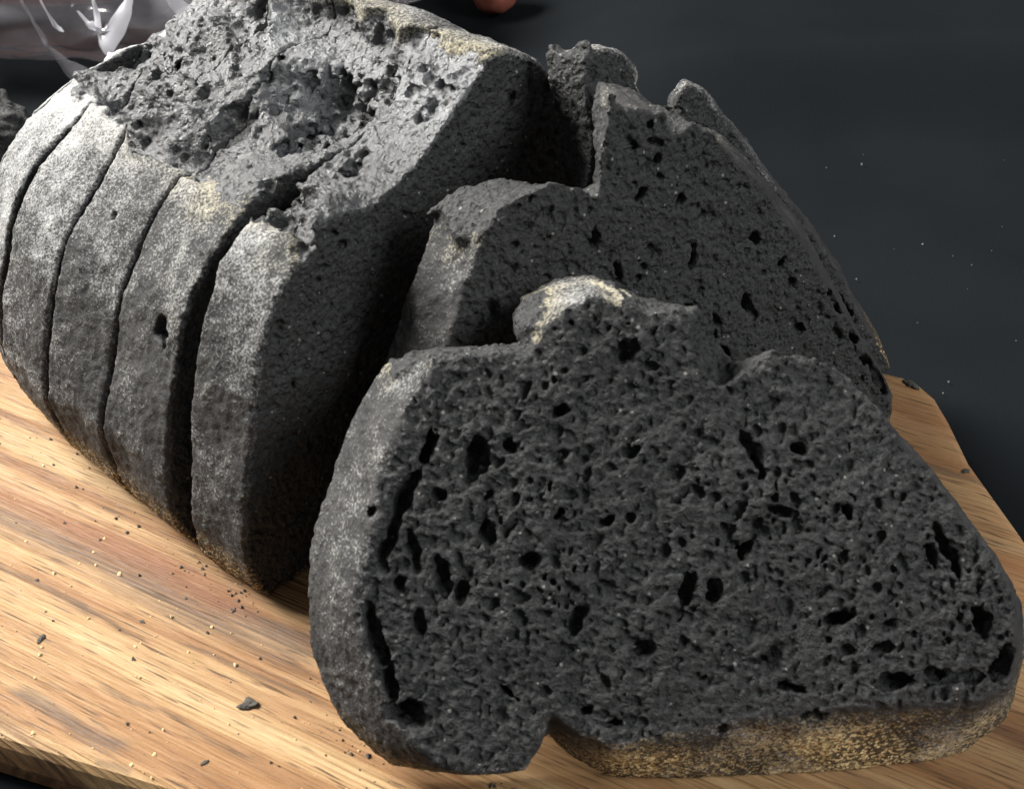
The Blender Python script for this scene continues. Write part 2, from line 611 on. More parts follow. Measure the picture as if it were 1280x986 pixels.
t_ = 't'
BOWLS = [(gz(x, y, zc), r) for x, y, zc, r in ((402, 128, 0.100, (0.015, 0.013, 0.013)), (322, 42, 0.093, (0.009, 0.007, 0.010)), (430, 40, 0.098, (0.008, 0.010, 0.008)),
                                               (246, 98, 0.088, (0.006, 0.005, 0.009)), (336, 226, 0.095, (0.009, 0.008, 0.010)),
                                               (286, 150, 0.095, (0.008, 0.006, 0.006)))]
# --- front slice
FR1 = frame(4, 38)
O1 = gz(580, 965, 0.018)
front1 = [(512, 935), (545, 957), (600, 965), (655, 962), (671, 932), (676, 900), (690, 890), (722, 912), (765, 932), (850, 915),
          (960, 900), (1050, 893), (1150, 886), (1225, 883), (1262, 860), (1274, 805), (1272, 760), (1240, 692), (1170, 600),
          (1121, 542, t_), (1088, 506, t_), (1050, 470, t_), (1014, 452, t_), (984, 446, t_), (955, 450, t_), (928, 458, t_), (907, 466, t_), (884, 440, t_), (868, 396, t_), (838, 398, t_), (800, 392, t_),
          (768, 372), (742, 362), (700, 385), (672, 410, t_), (676, 438, t_), (684, 462, t_), (650, 453, t_), (596, 450, t_), (541, 448),
          (506, 500), (487, 560), (470, 620), (455, 680), (448, 740), (450, 800), (466, 850), (487, 895)]
back1 = [(446, 925), (490, 956), (600, 968), (655, 962), (668, 940), (672, 915), (684, 912), (716, 945), (760, 970), (850, 978),
         (960, 976), (1060, 970), (1150, 960), (1215, 935), (1258, 895), (1277, 820), (1276, 757), (1244, 690), (1174, 596),
         (1121, 541, t_), (1084, 512, t_), (1046, 480, t_), (1012, 462, t_), (982, 456, t_), (957, 458, t_), (932, 463, t_), (910, 467, t_), (886, 430, t_), (872, 388, t_), (838, 388, t_), (796, 380, t_),
         (768, 360), (738, 344), (690, 353), (649, 371, t_), (652, 410, t_), (672, 452, t_), (640, 440, t_), (590, 436, t_), (485, 444),
         (452, 500), (424, 565), (402, 630), (388, 690), (383, 740), (387, 800), (402, 855), (422, 900)]
big1 = [(528, 572, 34, 9, 62, 1.5), (502, 628, 42, 9, 64, 1.5), (484, 675, 22, 9, 75, 1.3), (594, 580, 27, 12, 82, 1.5), (507, 896, 17, 22, 80, 1.4), (492, 862, 26, 10, 108, 1.2), (470, 798, 30, 9, 105, 1.2),
        (551, 716, 25, 9, 105), (578, 742, 12, 8, 90), (610, 674, 18, 9, 90), (700, 514, 13, 7, 20), (463, 640, 8, 6, 60),
        (722, 774, 14, 8, 60), (943, 572, 30, 9, 116, 1.2), (975, 640, 15, 7, 155), (1186, 686, 42, 7, 118, 1.4), (1165, 690, 20, 6, 118),
        (1231, 781, 21, 11, 95, 1.3), (1256, 828, 22, 9, 80, 1.3), (1190, 845, 37, 10, 0, 1.5), (1115, 853, 30, 7, -4), (1045, 774, 28, 8, 175),
        (1018, 896, 13, 7, 20), (892, 742, 16, 9, 70), (858, 738, 22, 8, 80), (805, 812, 16, 7, 30), (640, 868, 20, 5, -30), (945, 826, 18, 4, 5),
        (700, 640, 8, 6, 40), (660, 700, 8, 10, 80), (760, 650, 9, 5, 30), (985, 860, 17, 4, 0), (880, 850, 8, 5, 30), (905, 915, 8, 6, 30),
        (1110, 780, 9, 6, 30), (1105, 810, 14, 6, 10), (1060, 640, 9, 5, 120), (1000, 560, 10, 6, 150), (930, 690, 12, 7, 60), (545, 620, 7, 9, 80),
        (500, 730, 10, 7, 70), (525, 780, 8, 16, 10), (520, 690, 6, 22, 0), (610, 620, 10, 6, 60), (640, 560, 6, 8, 60), (765, 905, 10, 4, 0), (735, 890, 8, 5, 20)]


def gold1(X, u, v, w, flour, gold, brown):
    # bottom crust of the front slice: bare gold semolina grains
    low = np.clip(2.0 - X[:, 2] / 0.012, 0, 1) * np.clip((u - 0.022) / 0.01, 0, 1)
    far = np.clip((0.118 - u) / 0.018, 0.25, 1)
    patch = np.clip(0.75 + 0.75 * vnoise(X, 0.011, 35), 0.1, 1)
    brown = np.maximum(brown * 0.6, low * patch * np.clip((0.126 - u) / 0.022, 0.15, 1))
    flour = np.where(low > 0.05, 0.30 + 0.62 * low * far * np.clip(0.8 + vnoise(X, 0.012, 31), 0, 1.3), flour)
    return flour, gold, brown


slice_thing('front slice leaning back, its wide porous black cut face fully in view', O1, FR1, 0.018, front1, back1, bare_u=0.06, torn_mat=M_CRUMB,
            h=0.00042, pores=2600, big=big1, torn_amp=0.0024, seed=3, gold_fn=gold1)

# --- second slice
FR2 = frame(28, 14)
O2 = gz(450, 830, 0.003)
front2 = [('uv', 14, 2), ('uv', 40, 0), ('uv', 90, 0), ('uv', 150, 0), ('uv', 164, 6), (1116, 500), (1078, 430), (1040, 366), (1000, 290), (945, 222),
          (891, 167, t_), (868, 164, t_), (846, 172, t_), (829, 172, t_), (822, 139), (783, 129), (764, 124, t_), (766, 150, t_), (757, 192, t_), (745, 243, t_),
          (692, 229, t_), (645, 233, t_), (616, 256, t_), (597, 296), (580, 350), (556, 440), ('uv', 18, 50), ('uv', 12, 28)]
back2 = [('uv', 12, 2), ('uv', 40, 0), ('uv', 90, 0), ('uv', 150, 0), ('uv', 166, 6), (1119, 498), (1081, 426), (1044, 362), (1004, 285), (950, 216),
         (894, 160, t_), (868, 156, t_), (848, 160, t_), (830, 160, t_), (822, 134), (793, 110), (748, 98, t_), (733, 128, t_), (731, 170, t_), (738, 236, t_),
         (690, 222, t_), (622, 222, t_), (582, 241, t_), (543, 264), (518, 340), (480, 440), ('uv', 13, 50), ('uv', 8, 28)]
big2 = [(1050, 384, 26, 6, 118, 1.4), (1080, 432, 34, 9, 118, 1.5), (1100, 470, 24, 9, 112, 1.4), (885, 425, 30, 9, 112, 1.6), (905, 450, 14, 8, 110, 1.5), (1000, 275, 22, 5, 130), (950, 300, 6, 9, 60), (775, 340, 10, 5, 110), (745, 300, 8, 5, 100), (850, 250, 10, 5, 70),
        (980, 330, 10, 5, 60), (935, 380, 12, 6, 100), (870, 320, 14, 5, 80), (820, 200, 7, 5, 60), (800, 245, 9, 5, 60), (1050, 420, 10, 5, 120), (1000, 410, 12, 5, 140), (975, 470, 10, 6, 150)]
slice_thing('second slice, right behind the front slice, with a square ear rising near its middle', O2, FR2, 0.016, front2, back2, bare_u=0.10, torn_mat=M_CRUMB, flour_k=0.62,  # less flour here puts the cast shadow on the left crust into colour
            h=0.0005, pores=1600, big=big2, torn_amp=0.002, seed=5)

# --- third slice, mostly hidden
FR2b = frame(31, 13)
O2b = O2 - FR2[2] * 0.0185 + FR2[0] * 0.0
front2b = [('uv', 40, 2), ('uv', 100, 0), ('uv', 150, 0), ('uv', 172, 4), (1130, 498), (1104, 440), (1042, 332), (1000, 268), (950, 208), (905, 150), (878, 113),
           (859, 99), (846, 108, t_), (838, 135, t_), (828, 166, t_), (812, 140, t_), (803, 108), (800, 86), (786, 66), (762, 56), (744, 60, t_), (738, 95, t_), (730, 150, t_), (735, 225, t_), (720, 320, t_), (640, 360, t_), (600, 420)]
back2b = [('uv', 40, 2), ('uv', 100, 0), ('uv', 150, 0), ('uv', 174, 4), (1131, 490), (1106, 436), (1044, 328), (1002, 262), (952, 202), (905, 143), (878, 108),
          (852, 99), (836, 118, t_), (826, 160, t_), (818, 166, t_), (805, 140, t_), (796, 100), (790, 80), (770, 62), (740, 54), (688, 64, t_), (684, 95, t_), (700, 150, t_), (715, 225, t_), (700, 320, t_), (640, 360, t_), (600, 420)]
slice_thing('third slice, its pointed tip and right rim showing past the second slice', O2b, FR2b, 0.012, front2b, back2b, bare_u=0.11, torn_mat=M_CRUMB, gold_k=0.4,
            h=0.00055, pores=500, big=[(1080, 450, 24, 5, 118), (1055, 385, 18, 5, 118), (845, 140, 9, 9, 60)], torn_amp=0.002, seed=6)

# --- the block still standing together: same cross-section, five cuts
FR3 = frame(48, 0)
O3 = gz(325, 745, 0.003)


def section(s, left, k=1.0, kz=1.0, dx=0.0):
    """left crust edge (u, v) measured on the cut, then ear, torn floor, right ear and right side"""
    ear = left[-1]
    c = 58 + dx

    def q(u, v, f=None):
        p = ('uv', c + (u - 58) * k, v * kz)
        return p + (f,) if f else p
    pts = [('uv', u, v) for u, v in left[:-1]] + [('uv', ear[0], ear[1], 't')]
    pts += [q(u, v, 't') for u, v in ((38, 91.5), (48, 91), (58, 94), (66, 97), (74, 104), (80, 109)) if q(u, v)[1] > ear[0] + 4]
    pts += [ q(85, 113), q(93, 112), q(104, 105), q(116, 88), q(126, 60), q(130, 32), q(122, 6), ('uv', c + 50 * k, -3), ('uv', c, -3)]
    pts += [('uv', left[0][0] + 8, -3)]
    return pts


def place(s):
    return O3 - FR3[2] * (s / 1000)


rp = np.random.default_rng(77)
PITS = {k: [(rp.normal(cu, .0035), rp.normal(cv, .005), rp.uniform(.004, .020), .0006 * math.exp(rp.normal(0, .45))) for _ in range(26)]
        for k, cu, cv in ((0, .013, .058), (1, .017, .066))}
Ls3 = [(2.5, -3), (0, 5), (-1, 20), (3, 38), (8, 58), (15, 76), (27, 88)]
Ls3b = [(0, -3), (-2.6, 4), (-3, 15), (-0.7, 29), (5, 48.6), (11.4, 67.9), (18.5, 80.5), (27, 86.5)]
Ld = [(1, -3), (-1.8, 4), (-3, 13), (-1.5, 25), (1, 37), (6, 52), (11, 64.6), (17.4, 72.5), (25.7, 79.3), (32, 84.5)]
Ldc = [(0, -3), (-3, 6), (-4, 18), (-3, 26), (5, 44), (14, 64), (34, 84)]
Lcb = [(0, -3), (-3, 4), (-4.5, 14), (-5, 24), (2, 46), (11, 65), (34, 85)]
Lba = [(2, -3), (-1.5, 5), (-3.5, 12), (-5, 26), (0, 43), (9, 59), (20, 73), (40, 85)]
La = [(8, -3), (5, 4), (3, 14), (4, 28), (9, 44), (16, 62), (31, 75), (50, 81)]
Lz = [(36, 12), (31, 22), (31, 34), (38, 47), (48, 56), (60, 62), (72, 65)]
Lh = [(8, -3), (5, 4), (3, 14), (4, 28), (9, 44), (18, 64), (35, 77), (51, 82), (68, 85), (88, 83)]


def shift(L, du, kv=1.0):
    return [(u + du, v * kv) for u, v in L]


front3 = section(0, Ls3)
back3 = section(22, Ls3b, dx=1)
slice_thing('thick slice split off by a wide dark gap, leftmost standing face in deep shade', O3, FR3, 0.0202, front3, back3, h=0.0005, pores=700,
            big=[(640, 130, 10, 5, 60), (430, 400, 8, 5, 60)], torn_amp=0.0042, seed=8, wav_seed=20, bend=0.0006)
blk = [('slice behind the wide gap, with a broad yellowish floured ear', 20.4, 54.6, Ld, shift(Ldc, .3), 1.0, 1.0, 1, 0, 0.0084, (34, 62)),
       ('fourth slice from the far end of the loaf, pitted grey crust', 54.8, 78.6, Ldc, shift(Lcb, .4), 1.0, 0.97, 0, 0, 0.0007, (20, 38)),
       ('third slice from the far end, pale floured crust between two thin cuts', 78.8, 103.0, Lcb, shift(Lba, .4), 0.97, 0.90, 0, 0, 0.0009, (20, 38)),
       ('second slice from the far end, white floured upper edge', 103.2, 126.4, Lba, La, 0.90, 0.76, 0, 2, 0.0036, (18, 44))]
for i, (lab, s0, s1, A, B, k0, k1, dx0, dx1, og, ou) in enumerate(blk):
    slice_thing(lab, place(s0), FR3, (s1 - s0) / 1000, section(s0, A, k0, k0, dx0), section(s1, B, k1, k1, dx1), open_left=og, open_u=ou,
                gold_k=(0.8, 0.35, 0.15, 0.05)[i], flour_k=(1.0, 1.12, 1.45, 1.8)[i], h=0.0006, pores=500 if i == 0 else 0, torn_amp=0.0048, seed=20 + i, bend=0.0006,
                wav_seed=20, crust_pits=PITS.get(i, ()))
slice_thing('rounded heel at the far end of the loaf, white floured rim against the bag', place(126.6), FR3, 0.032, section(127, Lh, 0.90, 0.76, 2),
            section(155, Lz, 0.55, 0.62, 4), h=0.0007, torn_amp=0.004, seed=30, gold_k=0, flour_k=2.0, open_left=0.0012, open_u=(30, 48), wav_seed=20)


# ------------------------------------------------------------------ cutting board
GRAIN = math.radians(27)
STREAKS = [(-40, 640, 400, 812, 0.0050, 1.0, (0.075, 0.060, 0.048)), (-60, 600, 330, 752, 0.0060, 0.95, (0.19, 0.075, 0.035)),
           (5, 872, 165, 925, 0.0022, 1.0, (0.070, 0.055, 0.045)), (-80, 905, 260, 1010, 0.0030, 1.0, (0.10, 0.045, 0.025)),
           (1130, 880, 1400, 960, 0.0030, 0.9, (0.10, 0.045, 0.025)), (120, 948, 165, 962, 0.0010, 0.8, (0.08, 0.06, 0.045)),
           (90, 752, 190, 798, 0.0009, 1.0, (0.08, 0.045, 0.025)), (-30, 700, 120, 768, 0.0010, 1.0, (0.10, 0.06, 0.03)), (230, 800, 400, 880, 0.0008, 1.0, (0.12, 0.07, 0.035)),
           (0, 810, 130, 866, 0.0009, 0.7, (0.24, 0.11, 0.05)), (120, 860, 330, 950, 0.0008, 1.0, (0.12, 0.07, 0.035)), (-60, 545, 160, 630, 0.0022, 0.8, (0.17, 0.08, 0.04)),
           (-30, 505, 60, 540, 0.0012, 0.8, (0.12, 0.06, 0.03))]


def rot_grain(p):
    c, s = math.cos(GRAIN), math.sin(GRAIN)
    return (p[0] * c - p[1] * s, p[0] * s + p[1] * c)


def wood_mat(name, tone=1.0):
    m, nt, N, L, P = new_mat(name)
    co = N.new('ShaderNodeTexCoord').outputs['Object']
    mp = N.new('ShaderNodeMapping')
    mp.inputs['Rotation'].default_value = (0, 0, math.radians(27))
    L.new(co, mp.inputs['Vector'])
    st = N.new('ShaderNodeMapping')
    st.inputs['Scale'].default_value = (5, 90, 30)
    L.new(mp.outputs[0], st.inputs['Vector'])
    st2 = N.new('ShaderNodeMapping')
    st2.inputs['Scale'].default_value = (13, 1250, 60)
    L.new(mp.outputs[0], st2.inputs['Vector'])
    st3 = N.new('ShaderNodeMapping')
    st3.inputs['Scale'].default_value = (7, 34, 10)
    L.new(mp.outputs[0], st3.inputs['Vector'])
    g1 = noise(N, L, st.outputs[0], 1.0, 5, 0.6)
    g2 = noise(N, L, st2.outputs[0], 1.0, 4, 0.6)
    g3 = noise(N, L, st3.outputs[0], 1.0, 4, 0.55)
    base = ramp(N, L, g1, [(0.27, (0.11, 0.045, 0.016)), (0.42, (0.31, 0.165, 0.070)), (0.56, (0.46, 0.300, 0.145)), (0.8, (0.55, 0.395, 0.22))])
    fib = ramp(N, L, g2, [(0.34, (0.42, 0.32, 0.22)), (0.56, (1, 1, 1))])
    mm = N.new('ShaderNodeMix')
    mm.data_type, mm.blend_type = 'RGBA', 'MULTIPLY'
    mm.inputs[0].default_value = 0.65
    L.new(base, mm.inputs[6])
    L.new(fib, mm.inputs[7])
    # open pores and saw scratches: short dark dashes along the grain
    st6 = N.new('ShaderNodeMapping')
    st6.inputs['Scale'].default_value = (70, 1300, 60)
    L.new(mp.outputs[0], st6.inputs['Vector'])
    g6 = noise(N, L, st6.outputs[0], 1.0, 2, 0.5)
    pore = ramp(N, L, g6, [(0.58, 0.0), (0.68, 0.9)])
    red = ramp(N, L, g3, [(0.58, 0.0), (0.72, 0.6)])
    c = mix(N, L, red, mm.outputs[2], (0.24, 0.085, 0.035))
    st7 = N.new('ShaderNodeMapping')
    st7.inputs['Scale'].default_value = (3, 24, 8)
    st7.inputs['Location'].default_value = (1.7, 0.6, 0)
    L.new(mp.outputs[0], st7.inputs['Vector'])
    g7 = noise(N, L, st7.outputs[0], 1.0, 4, 0.6)
    c = mix(N, L, ramp(N, L, g7, [(0.40, 0.62), (0.60, 0.0)]), c, (0.27, 0.135, 0.055))
    c = mix(N, L, pore, c, (0.10, 0.055, 0.025))
    # grey weathered streaks
    st4 = N.new('ShaderNodeMapping')
    st4.inputs['Scale'].default_value = (5.5, 75, 10)
    st4.inputs['Location'].default_value = (0.4, 2.3, 0)
    L.new(mp.outputs[0], st4.inputs['Vector'])
    g4 = noise(N, L, st4.outputs[0], 1.0, 3, 0.5)
    grey = mathn(N, L, 'MULTIPLY', ramp(N, L, g4, [(0.66, 0.0), (0.74, 0.9)]), ramp(N, L, g2, [(0.3, 1.0), (0.7, 0.55)]))
    c = mix(N, L, grey, c, (0.085, 0.065, 0.05))
    # three weathered streaks where the board has them, along the grain
    rg = N.new('ShaderNodeSeparateXYZ')
    L.new(mp.outputs[0], rg.inputs[0])
    wob = mathn(N, L, 'MULTIPLY', mathn(N, L, 'SUBTRACT', noise(N, L, mp.outputs[0], 28, 3), 0.5), 0.010)
    yy = mathn(N, L, 'ADD', rg.outputs[1], wob)
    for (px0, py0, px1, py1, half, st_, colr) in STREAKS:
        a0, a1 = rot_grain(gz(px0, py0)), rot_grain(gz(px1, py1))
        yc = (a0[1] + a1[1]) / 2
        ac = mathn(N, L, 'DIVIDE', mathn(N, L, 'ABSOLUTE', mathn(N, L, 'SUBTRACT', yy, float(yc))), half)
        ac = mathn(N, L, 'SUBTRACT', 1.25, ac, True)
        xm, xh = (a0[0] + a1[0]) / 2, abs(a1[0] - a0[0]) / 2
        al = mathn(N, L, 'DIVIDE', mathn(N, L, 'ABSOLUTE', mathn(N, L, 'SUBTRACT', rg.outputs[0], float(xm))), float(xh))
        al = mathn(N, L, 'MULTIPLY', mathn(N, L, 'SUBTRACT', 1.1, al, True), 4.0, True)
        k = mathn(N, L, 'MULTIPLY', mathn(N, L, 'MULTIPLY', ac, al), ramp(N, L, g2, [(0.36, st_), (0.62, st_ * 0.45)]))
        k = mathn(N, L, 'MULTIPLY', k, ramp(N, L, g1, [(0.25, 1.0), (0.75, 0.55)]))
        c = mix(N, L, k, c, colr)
    L.new(c, P.inputs['Base Color'])
    P.inputs['Roughness'].default_value = 0.55
    P.inputs['Specular IOR Level'].default_value = 0.35
    nb = bump(N, L, g2, 0.9, 0.0011)
    nb = bump(N, L, pore, -0.5, 0.0004, nb)
    nb = bump(N, L, g1, 0.35, 0.002, nb)
    nb = bump(N, L, noise(N, L, co, 1500, 2), 0.25, 0.0003, nb)
    L.new(nb, P.inputs['Normal'])
    return m


M_WOOD = wood_mat('weathered_wood')
M_WOODSIDE = M_WOOD


def build_board():
    near0, near1 = gz(0, 925)[:2], gz(200, 986)[:2]
    nd = (near1 - near0) / np.linalg.norm(near1 - near0)
    e = [gz(*p)[:2] for p in ((1096, 461), (1130, 469), (1152, 480), (1172, 497), (1190, 527), (1215, 578), (1280, 668), (1330, 745))]
    far_left = e[0] - nd * 0.42
    right_bot = e[-1] + (e[-1] - e[-2]) * 3.2
    pts = [near0 - nd * 0.20, near0, near1, near1 + nd * 0.24]
    # near-right corner
    pts += [right_bot] if np.cross(nd, right_bot - near1) > 0 else []
    pts += list(e[::-1]) + [far_left]
    P = np.array(pts)
    n = len(P)
    th, r = 0.018, 0.0028
    ctr = P.mean(0)
    nrm = []
    for i in range(n):
        d = P[(i + 1) % n] - P[i - 1]
        d /= np.linalg.norm(d)
        nrm.append((d[1], -d[0]))
    nrm = np.array(nrm)
    if ((P + nrm * 0.01 - ctr) ** 2).sum() < ((P - ctr) ** 2).sum():
        nrm = -nrm
    rings = [(-r, 0.0), (-r * 0.35, -r * 0.22), (0, -r), (0.0006, -0.009), (0, -th + r), (-r, -th)]
    V, Fc = [], []
    for off, z in rings:
        for i in range(n):
            p = P[i] + nrm[i] * off
            V.append((p[0], p[1], z))
    me = bpy.data.meshes.new('cutting_board')
    for k in range(len(rings) - 1):
        for i in range(n):
            j = (i + 1) % n
            Fc.append((k * n + i, k * n + j, (k + 1) * n + j, (k + 1) * n + i))
    Fc.append(tuple(range(n)))
    Fc.append(tuple(range((len(rings) - 1) * n, len(rings) * n))[::-1])
    me.from_pydata(V, [], Fc)
    import bmesh
    bm = bmesh.new()
    bm.from_mesh(me)
    bmesh.ops.recalc_face_normals(bm, faces=bm.faces)
    bm.to_mesh(me)
    bm.free()
    me.materials.append(M_WOOD)
    o = bpy.data.objects.new('cutting_board', me)
    COL.objects.link(o)
    return tag(o, 'worn brown wooden cutting board with a rounded far corner under the loaf', 'cutting board')


build_board()


# ------------------------------------------------------------------ cloth covered table
def cloth_mat():
    m, nt, N, L, P = new_mat('black_cloth')
    co = N.new('ShaderNodeTexCoord').outputs['Object']
    n1 = noise(N, L, co, 900, 2)
    n2 = noise(N, L, co, 9, 3)
    L.new(ramp(N, L, n2, [(0.3, (0.0054, 0.0066, 0.0078)), (0.7, (0.0080, 0.0096, 0.0112))]), P.inputs['Base Color'])
    P.inputs['Roughness'].default_value = 0.8
    P.inputs['Specular IOR Level'].default_value = 0.04
    L.new(bump(N, L, n1, 0.35, 0.0004), P.inputs['Normal'])
    return m


M_CLOTH = cloth_mat()
nx, ny = 160, 220
xs = np.linspace(-2.0, 2.0, nx)
ys = np.concatenate([np.linspace(-0.6, 0.3, 40), np.linspace(0.305, 1.1, 160), np.linspace(1.15, 5, 20)])
XX, YY = np.meshgrid(xs, ys, indexing='ij')
PP = np.stack([XX.ravel(), YY.ravel(), np.zeros(XX.size)], 1)
zz = np.full(XX.size, -0.0182)
def sstep(a, b, x):
    t = np.clip((x - a) / (b - a), 0, 1)
    return t * t * (3 - 2 * t)


yw = PP[:, 1] - 0.05 * (PP[:, 0] - 0.15) + 0.010 * vnoise(PP, 0.22, 5)
fold = 0.024 * sstep(0.450, 0.512, yw) - 0.014 * sstep(0.53, 0.80, yw) + 0.006 * vnoise(PP * np.array([0.3, 1, 1]), 0.08, 6) * sstep(0.5, 0.56, yw)
zz += fold * np.clip((PP[:, 0] - 0.0) / 0.08, 0, 1)
zz -= 0.0006 * (1 + vnoise(PP, 0.03, 9)) * (PP[:, 0] > 0.02)
V = np.stack([PP[:, 0], PP[:, 1], zz], 1)
ii = np.arange(nx * len(ys)).reshape(nx, len(ys))
Q = np.stack([ii[:-1, :-1], ii[1:, :-1], ii[1:, 1:], ii[:-1, 1:]], -1).reshape(-1, 4)
o = make_mesh('tabletop_cloth', V, Q, M_CLOTH)
tag(o, 'black cloth spread over the table under the board', kind='structure')


def plain_mat(name, col, rough=0.7, bump_scale=400, bs=0.4, bd=0.001, var=0.5):
    m, nt, N, L, P = new_mat(name)
    co = N.new('ShaderNodeTexCoord').outputs['Object']
    n = noise(N, L, co, bump_scale, 4, 0.6)
    L.new(ramp(N, L, n, [(0.3, tuple(c * (1 - var) for c in col)), (0.7, tuple(min(1, c * (1 + var)) for c in col))]), P.inputs['Base Color'])
    P.inputs['Roughness'].default_value = rough
    L.new(bump(N, L, n, bs, bd), P.inputs['Normal'])
    return m


def lump(name, center, radii, mat, seed, sub=4, amp=0.2, parent=None, rotz=0.0):
    import bmesh
    bm = bmesh.new()
    bmesh.ops.create_icosphere(bm, subdivisions=sub, radius=1.0)
    V = np.array([v.co[:] for v in bm.verts])
    Fc = np.array([[v.index for v in f.verts] for f in bm.faces])
    bm.free()
    d = 1 + amp * vnoise(V, 0.9, seed) + amp * 0.6 * vnoise(V, 0.35, seed + 1) + amp * 0.25 * vnoise(V, 0.12, seed + 2)
    V = V * d[:, None] * np.array(radii)
    c, s = math.cos(rotz), math.sin(rotz)
    V[:, :2] = np.stack([V[:, 0] * c - V[:, 1] * s, V[:, 0] * s + V[:, 1] * c], 1)
    o = make_mesh(name, V, Fc, mat, parent)
    o.location = center
    return o


# ------------------------------------------------------------------ background: bagged bread, dark chunk
M_BROWN = plain_mat('brown_crust', (0.17, 0.055, 0.032), 0.5, 60, 0.3, 0.004)
ZT = -0.018
p = gz(30, 30, ZT + 0.02)
o = lump('brown_loaf', (-0.255, 0.632, ZT + 0.038), (0.10, 0.055, 0.034), M_BROWN, 41, 5, 0.08, rotz=0.1)
tag(o, 'reddish brown loaf lying inside the clear plastic bag', 'bread loaf')
p = gz(612, -8, ZT + 0.02)
o = lump('bread_roll', (p[0] + 0.003, p[1] + 0.022, ZT + 0.016), (0.014, 0.014, 0.015), plain_mat('red_crust', (0.30, 0.095, 0.065), 0.5, 60, 0.3, 0.004, 0.2), 47, 4, 0.06)
tag(o, 'small reddish bread roll just visible behind the top of the loaf', 'bread roll')
p = gz(8, 205, ZT)
o = lump('bread_chunk', (p[0] - 0.020, p[1] + 0.010, ZT + 0.012), (0.030, 0.024, 0.020), M_CRUMB, 51, 6, 0.2)
tag(o, 'torn chunk of black bread on the cloth at the left, behind the loaf', 'bread chunk')


def film_mat(name, body):
    m = bpy.data.materials.new(name)
    m.use_nodes = True
    nt = m.node_tree
    N, L = nt.nodes, nt.links
    N.clear()
    out = N.new('ShaderNodeOutputMaterial')
    tr = N.new('ShaderNodeBsdfTransparent')
    tr.inputs[0].default_value = (0.93, 0.93, 0.95, 1)
    gl = N.new('ShaderNodeBsdfGlossy')
    gl.inputs['Roughness'].default_value = 0.12
    df = N.new('ShaderNodeBsdfTranslucent')
    df.inputs[0].default_value = (0.8, 0.8, 0.86, 1)
    d2 = N.new('ShaderNodeBsdfDiffuse')
    d2.inputs[0].default_value = (0.8, 0.8, 0.86, 1)
    fr = N.new('ShaderNodeFresnel')
    fr.inputs[0].default_value = 1.6
    a = N.new('ShaderNodeAddShader')
    mx0 = N.new('ShaderNodeMixShader')
    mx0.inputs[0].default_value = 0.5
    L.new(df.outputs[0], mx0.inputs[1])
    L.new(d2.outputs[0], mx0.inputs[2])
    mx1 = N.new('ShaderNodeMixShader')
    mx1.inputs[0].default_value = body
    L.new(tr.outputs[0], mx1.inputs[1])
    L.new(mx0.outputs[0], mx1.inputs[2])
    mx2 = N.new('ShaderNodeMixShader')
    L.new(fr.outputs[0], mx2.inputs[0])
    L.new(mx1.outputs[0], mx2.inputs[1])
    L.new(gl.outputs[0], mx2.inputs[2])
    L.new(mx2.outputs[0], out.inputs[0])
    return m


M_FILM = film_mat('clear_film', 0.25)
M_FILM2 = film_mat('folded_film', 0.9)


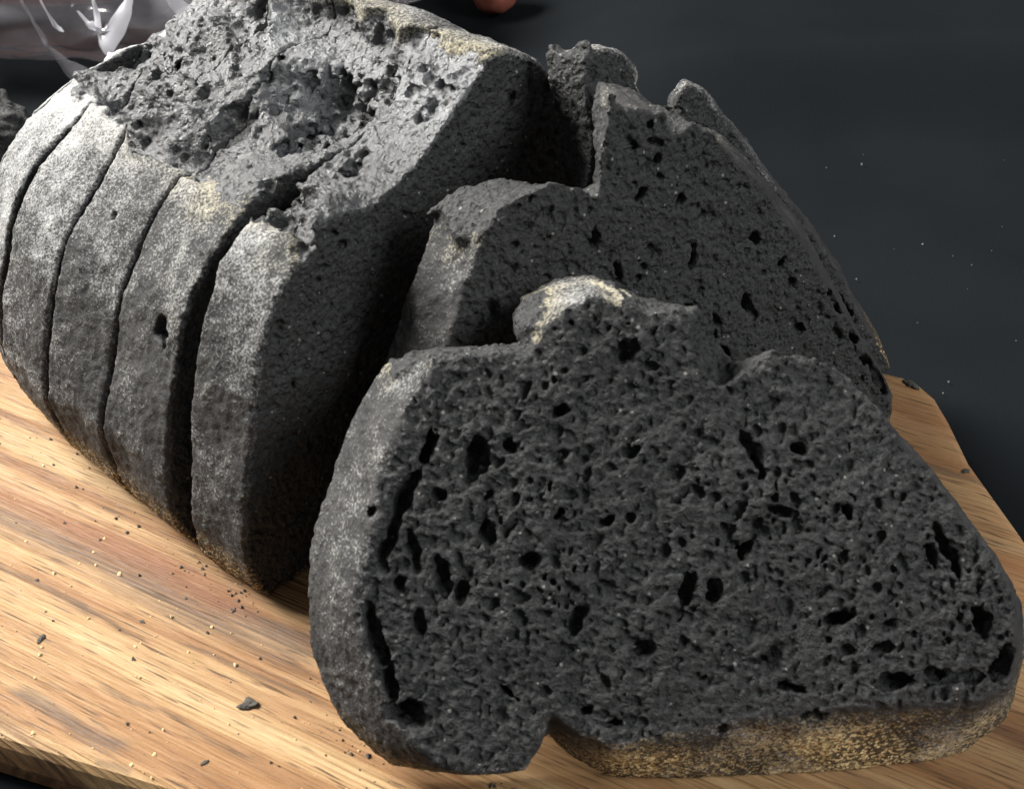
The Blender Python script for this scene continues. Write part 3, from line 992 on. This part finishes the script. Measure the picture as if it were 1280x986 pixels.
def bag():
    import bmesh
    p = gz(70, 60, ZT)
    bm = bmesh.new()
    bmesh.ops.create_icosphere(bm, subdivisions=6, radius=1.0)
    V = np.array([v.co[:] for v in bm.verts])
    Fc = np.array([[v.index for v in f.verts] for f in bm.faces])
    bm.free()
    crease = np.abs(vnoise(V, 0.55, 61)) * 0.24 + np.abs(vnoise(V, 0.27, 62)) * 0.16 + np.abs(vnoise(V, 0.13, 63)) * 0.05
    V = V * (0.92 + crease)[:, None] * np.array([0.15, 0.088, 0.058])
    V[:, 2] = np.maximum(V[:, 2] + 0.046, 0.0015)
    root = empty('plastic_bag', (-0.205, 0.608, ZT))
    make_mesh('film', V, Fc, M_FILM, root)
    # folds of gathered film, their highlights built in as near-opaque white strips
    org = np.array(root.location)

    def on_front(px, py, y=0.488):
        d = ray(px, py)
        return CAM + d * (y - CAM[1]) / d[1]
    for path, width, sd in ((((118, -12), (123, 14), (126, 36), (139, 50), (152, 30), (160, 10), (166, -12)), (.0012, .0018, .0034, .0062, .0050, .0030, .0016), 71),
                            (((204, -12), (218, 2), (231, 14), (243, 26)), (.0020, .0034, .0040, .0012), 75),
                            (((20, -12), (36, 14), (50, 36), (60, 58), (84, 82), (112, 102)), (.0012, .0022, .0026, .0024, .0034, .0052), 79),
                            (((44, -12), (56, 12), (68, 32), (76, 40)), (.0008, .0012, .0014, .0006), 83),
                            (((96, 14), (110, 30), (126, 38)), (.0006, .0016, .0008), 87)):
        P = np.array([on_front(*q) for q in path])
        t = np.linspace(0, len(P) - 1, 10 * len(P))
        C = np.stack([np.interp(t, range(len(P)), P[:, k]) for k in range(3)], 1)
        for _ in range(4):
            C[1:-1] = (C[:-2] + 2 * C[1:-1] + C[2:]) / 4
        Wd = np.interp(t, range(len(P)), width) * 1.45
        T = np.gradient(C, axis=0)
        S = np.cross(T, [-0.75, -0.45, 0.5])
        S /= np.linalg.norm(S, axis=1, keepdims=True)
        rows = []
        for a in np.linspace(-1, 1, 7):
            cr = vnoise(C + a * 0.004, 0.006, sd) * 0.0012
            rows.append(C + S * (Wd * a)[:, None] + np.array([-0.7, -0.5, 0.5]) * (0.5 * Wd * (1 - a * a) + cr)[:, None])
        G = np.stack(rows)
        ii = np.arange(G.shape[0] * G.shape[1]).reshape(G.shape[:2])
        q = np.stack([ii[:-1, :-1], ii[1:, :-1], ii[1:, 1:], ii[:-1, 1:]], -1).reshape(-1, 4)
        make_mesh('fold_highlight', G.reshape(-1, 3) - org, q, M_FILM2 if width[1] < .002 or sd in (71, 75) else M_FILM, root)
    tag(root, 'crumpled clear plastic bag round the brown loaf, upper left', 'plastic bag')


bag()


# ------------------------------------------------------------------ crumbs
M_CR = plain_mat('dark_crumb', (0.05, 0.045, 0.035), 0.8, 900, 0.6, 0.0008)
M_TAN = plain_mat('semolina_grain', (0.60, 0.44, 0.22), 0.7, 900, 0.3, 0.0004, 0.2)
M_FLOUR = plain_mat('flour_speck', (0.11, 0.11, 0.11), 0.8, 900, 0.3, 0.0004, 0.5)
spots = [('dark crumb, the largest on the board, in front of the loaf', 312, 881, 11), ('small dark crumb near the left edge of the board', 52, 798, 6),
         ('tiny dark crumb on the board, above and right of the left one', 178, 777, 3),
         ('dark crumb next to the near edge of the board', 256, 953, 4), ('dark crumb fallen against the far right rim of the loaf', 1139, 481, 8),
         ('dark speck of crust alone on the pale right side of the board', 1207, 589, 5)]
for k, (lab, x, y, r) in enumerate(spots):
    q = gz(x, y)
    s = r / F_PX * np.linalg.norm(q - CAM)
    o = lump('crumb', (q[0], q[1], s * 0.16), (s, s * 0.6, s * 0.28), M_CR, 90 + k, 3, 0.4, rotz=k * 1.3)
    tag(o, lab, 'crumb', 'dark crumbs on the board')


def grains(name, n, fn, mat, rmin, rmax, seed):
    r = np.random.default_rng(seed)
    tet = np.array([(1, 0, -.5), (-.5, .87, -.5), (-.5, -.87, -.5), (0, 0, .9)])
    V, Fc = [], []
    for k in range(n):
        c = fn(r)
        if c is None:
            continue
        s = rmin + (rmax - rmin) * r.random() ** 3
        a = r.uniform(0, 6.28)
        R = np.array([[math.cos(a), -math.sin(a), 0], [math.sin(a), math.cos(a), 0], [0, 0, 1]])
        b = len(V)
        for t in tet:
            V.append(c + (R @ (t * r.uniform(0.6, 1.2, 3))) * s + (0, 0, s * 0.5))
        Fc += [(b, b + 1, b + 3), (b + 1, b + 2, b + 3), (b + 2, b, b + 3)]
    return make_mesh(name, V, Fc, mat, smooth=False)


def on_board(r):
    x, y = r.uniform(0, 480), r.uniform(560, 986)
    if y > 925 + x * 0.28:
        return None
    return gz(x, y, 0.0)


def near_cuts(r):
    # most crumbs lie along the foot of the slices
    x0, y0, x1, y1 = ((20, 500, 240, 690), (240, 690, 340, 760), (395, 830, 500, 965), (560, 975, 900, 992))[r.integers(0, 4)]
    t = r.random()
    off = abs(r.normal(0, 26))
    return gz(x0 + (x1 - x0) * t - off * 0.7, y0 + (y1 - y0) * t + off * 0.7, 0.0)


o = grains('semolina_grains', 110, on_board, M_TAN, 0.00025, 0.0008, 5)
tag(o, 'pale semolina grains scattered over the board', 'grains', kind='stuff')
o = grains('fine_crumbs', 240, lambda r: near_cuts(r) if r.random() < 0.7 else on_board(r), M_CR, 0.00018, 0.0008, 6)
tag(o, 'fine black bread crumbs scattered over the board', 'crumbs', kind='stuff')


def on_cloth(r):
    x, y = r.uniform(900, 1290), r.uniform(130, 600)
    if x < 900 + (y - 130) * 0.75:
        return None
    return gz(x, y, ZT)


o = grains('flour_specks', 45, on_cloth, M_FLOUR, 0.0002, 0.0008, 8)
tag(o, 'white flour specks scattered over the black cloth', 'flour specks', kind='stuff')
